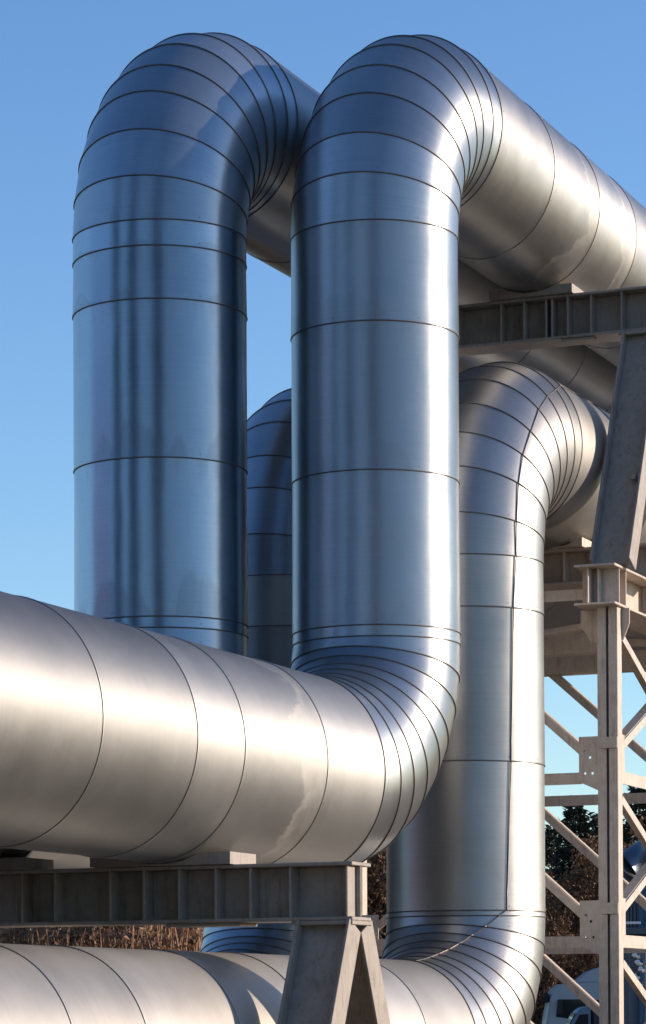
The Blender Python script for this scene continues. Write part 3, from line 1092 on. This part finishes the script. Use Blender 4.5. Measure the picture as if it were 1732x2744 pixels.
def truck():
    d = 117.0
    x, y = at(1455, d)
    r = tag(empty('parked_truck', (x, y, 0), TH), 'white truck cab with roof fairing parked behind the tower', 'truck')
    # side outline: front at x=0, rear of the cab at 2.3
    prof = [(0.0, 0.55), (-0.02, 1.35), (0.06, 2.05), (0.22, 3.0), (0.36, 3.28), (0.62, 3.46), (2.30, 3.52), (2.30, 0.55)]
    cabo = extrude_profile('cab', prof, -1.25, 1.25, M_TRUCK, r, 0.05)
    extrude_profile('roof_fairing', [(1.22, 3.50), (1.30, 3.60), (1.75, 3.95), (2.20, 4.12), (2.34, 4.12), (2.34, 3.52)], -1.1, 1.1, M_TRUCK, r, 0.04)
    extrude_profile('side_window', [(0.42, 2.16), (0.50, 2.85), (1.58, 2.85), (1.62, 2.14), (0.95, 2.08)], -1.262, -1.24, M_GLASS, r, 0.0)
    extrude_profile('roof_panel', [(0.55, 2.98), (0.62, 3.34), (1.95, 3.40), (2.02, 2.98)], -1.266, -1.24, M_TRUCK, r, 0.006)
    extrude_profile('sun_visor', [(-0.12, 2.75), (0.05, 3.12), (0.16, 3.05), (0.08, 2.75)], -1.2, 1.2, M_GLASS, r, 0.01)
    extrude_profile('mirror', [(0.46, 2.25), (0.46, 2.85), (0.66, 2.85), (0.66, 2.25)], -1.55, -1.42, M_RUBBER, r, 0.03)
    bar('mirror_arm', (0.56, -1.25, 2.75), (0.56, -1.48, 2.75), 0.04, 0.04, (0, 0, 1), M_RUBBER, r)
    extrude_profile('door_seam', [(1.86, 0.9), (1.86, 2.9), (1.88, 2.9), (1.88, 0.9)], -1.256, -1.24, M_RUBBER, r, 0.0)
    extrude_profile('bumper', [(-0.10, 0.4), (-0.10, 0.85), (0.3, 0.9), (0.3, 0.4)], -1.25, 1.25, M_GREYBLUE, r, 0.03)
    extrude_profile('grille', [(-0.05, 0.95), (-0.04, 1.5), (0.02, 1.5), (0.02, 0.95)], -0.9, 0.9, M_RUBBER, r, 0.01)
    box('chassis', 0.3, 8.2, -0.45, 0.45, 0.75, 1.05, M_RUBBER, r)
    extrude_profile('cargo_box', [(2.55, 1.1), (2.55, 3.6), (8.4, 3.6), (8.4, 1.1)], -1.25, 1.25, M_GREYBLUE, r, 0.03)
    for wx in (1.2, 5.8, 7.1):
        wheel(r, wx, -1.08, 0.5, 0.3)
        wheel(r, wx, 1.08, 0.5, 0.3)


def van():
    d = 106.0
    x, y = at(1490, d)
    r = tag(empty('parked_pickup_truck', (x, y, 0), TH), 'pale blue pickup truck with dark navy canvas cover in front of the white cab', 'truck')
    prof = [(0.0, 0.5), (0.0, 1.15), (0.12, 1.45), (0.25, 1.55), (0.68, 2.36), (0.85, 2.50), (1.02, 2.55), (1.18, 2.55), (1.18, 0.5)]
    extrude_profile('cab', prof, -0.95, 0.95, M_VAN, r, 0.04)
    extrude_profile('side_window', [(0.48, 1.72), (0.76, 2.26), (1.08, 2.28), (1.08, 1.70)], -0.965, -0.94, M_GLASS, r, 0.0)
    extrude_profile('windscreen', [(0.27, 1.66), (0.62, 2.32), (0.66, 2.30), (0.31, 1.64)], -0.8, 0.8, M_GLASS, r, 0.0)
    extrude_profile('canvas_cover', [(1.24, 0.9), (1.24, 2.70), (1.34, 2.79), (3.10, 2.79), (3.2, 2.70), (3.2, 0.9)], -1.05, 1.05, M_TARP, r, 0.04)
    box('load_bed', 1.22, 3.3, -1.0, 1.0, 0.6, 0.9, M_VAN, r)
    box('headlight', -0.02, 0.05, -0.85, -0.6, 0.85, 1.05, M_WHITE, r, 0.01)
    box('headlight', -0.02, 0.05, 0.6, 0.85, 0.85, 1.05, M_WHITE, r, 0.01)
    box('bumper', -0.08, 0.1, -0.95, 0.95, 0.45, 0.65, M_RUBBER, r, 0.02)
    for wx in (0.6, 2.6):
        wheel(r, wx, -0.85, 0.34, 0.22)
        wheel(r, wx, 0.85, 0.34, 0.22)


truck()
van()


# ------------------------------------------------------------------ plant in the background at the right
def back_plant():
    d = 72.0
    x, y = at(1655, d)
    r = tag(empty('bent_pipe', (x, y, 0), TH), 'distant blue grey bent pipe above the sheds at the right edge', 'pipe')
    z0 = h_at(2330, d) - 0.2
    pts = [(0.0, 0.9, z0 - 0.35), (0.02, 0.5, z0 - 0.15), (0.08, 0.2, z0 + 0.05), (0.3, 0, z0 + 0.28), (0.8, 0, z0 + 0.62), (2.2, 0, z0 + 1.4)]
    for a, b in zip(pts[:-1], pts[1:]):
        e = Vector(b) - Vector(a)
        tube_path('pipe_section', [a, Vector(a) + e * 0.5, b], 0.36, M_FARPIPE, r)
        tube_path('seam_bead', [Vector(b) - e.normalized() * 0.02, Vector(b) + e.normalized() * 0.02], 0.385, M_SEAM, r)
    d = 75.0
    x, y = at(1650, d)
    r = tag(empty('service_shed', (x, y, 0), TH), 'blue grey steel service shed with window bands at the right edge', 'shed')
    top = h_at(2335, d)
    box('wall', 0, 6.0, 0, 4.0, 0.0, top, M_GREYBLUE, r, 0.02)
    for i in range(7):
        px0 = 0.06 + i * 0.20
        box('window', px0, px0 + 0.15, -0.03, 0.02, h_at(2366, d), h_at(2341, d), M_BLUE, r, 0.006)
    box('door', 0.70, 1.6, -0.05, 0.02, 0.0, h_at(2345, d), M_BLUE, r, 0.01)
    box('post', 0.60, 0.69, -0.12, -0.02, 0.0, h_at(2350, d), M_BLUE, r, 0.01)
    box('rail', 0.12, 0.62, -0.35, -0.30, h_at(2481, d), h_at(2474, d), M_WHITE, r, 0.01)
    for i in range(6):
        box('slat', 0.10 + i * 0.09, 0.16 + i * 0.09, -0.08, -0.02, h_at(2500, d), h_at(2430, d), M_GREYBLUE, r, 0.004)
    box('ledge', 0.0, 1.4, -0.4, -0.02, h_at(2508, d), h_at(2490, d), M_GREYBLUE, r, 0.01)
    d = 70.0
    x, y = at(1688, d)
    r = tag(empty('pipe_rack', (x, y, 0), TH), 'dark rack with white pipe ends at the right edge above the canvas cover', 'rack')
    for px in (0.0, 0.34):
        box('post', px, px + 0.05, 0, 0.06, 0.0, h_at(2548, d), M_GREYBLUE, r, 0.005)
    for k, py in enumerate((2556, 2575, 2593, 2612, 2632)):
        bar('shelf', (0.0, 0.03, h_at(py, d)), (0.38, 0.03, h_at(py + 8 * (-1) ** k, d)), 0.05, 0.05, (0, 0, 1), M_GREYBLUE, r)
        px = 0.10 + 0.07 * (k % 3)
        o = tube_path('pipe_end', [(px, -0.25, h_at(py + 6, d)), (px + .03, 0.3, h_at(py + 6, d))], 0.05, M_WHITE, r, 14)
        px += 0.09
        tube_path('pipe_end', [(px, -0.25, h_at(py + 12, d)), (px - .03, 0.3, h_at(py + 12, d))], 0.032, M_WHITE, r, 14)


back_plant()
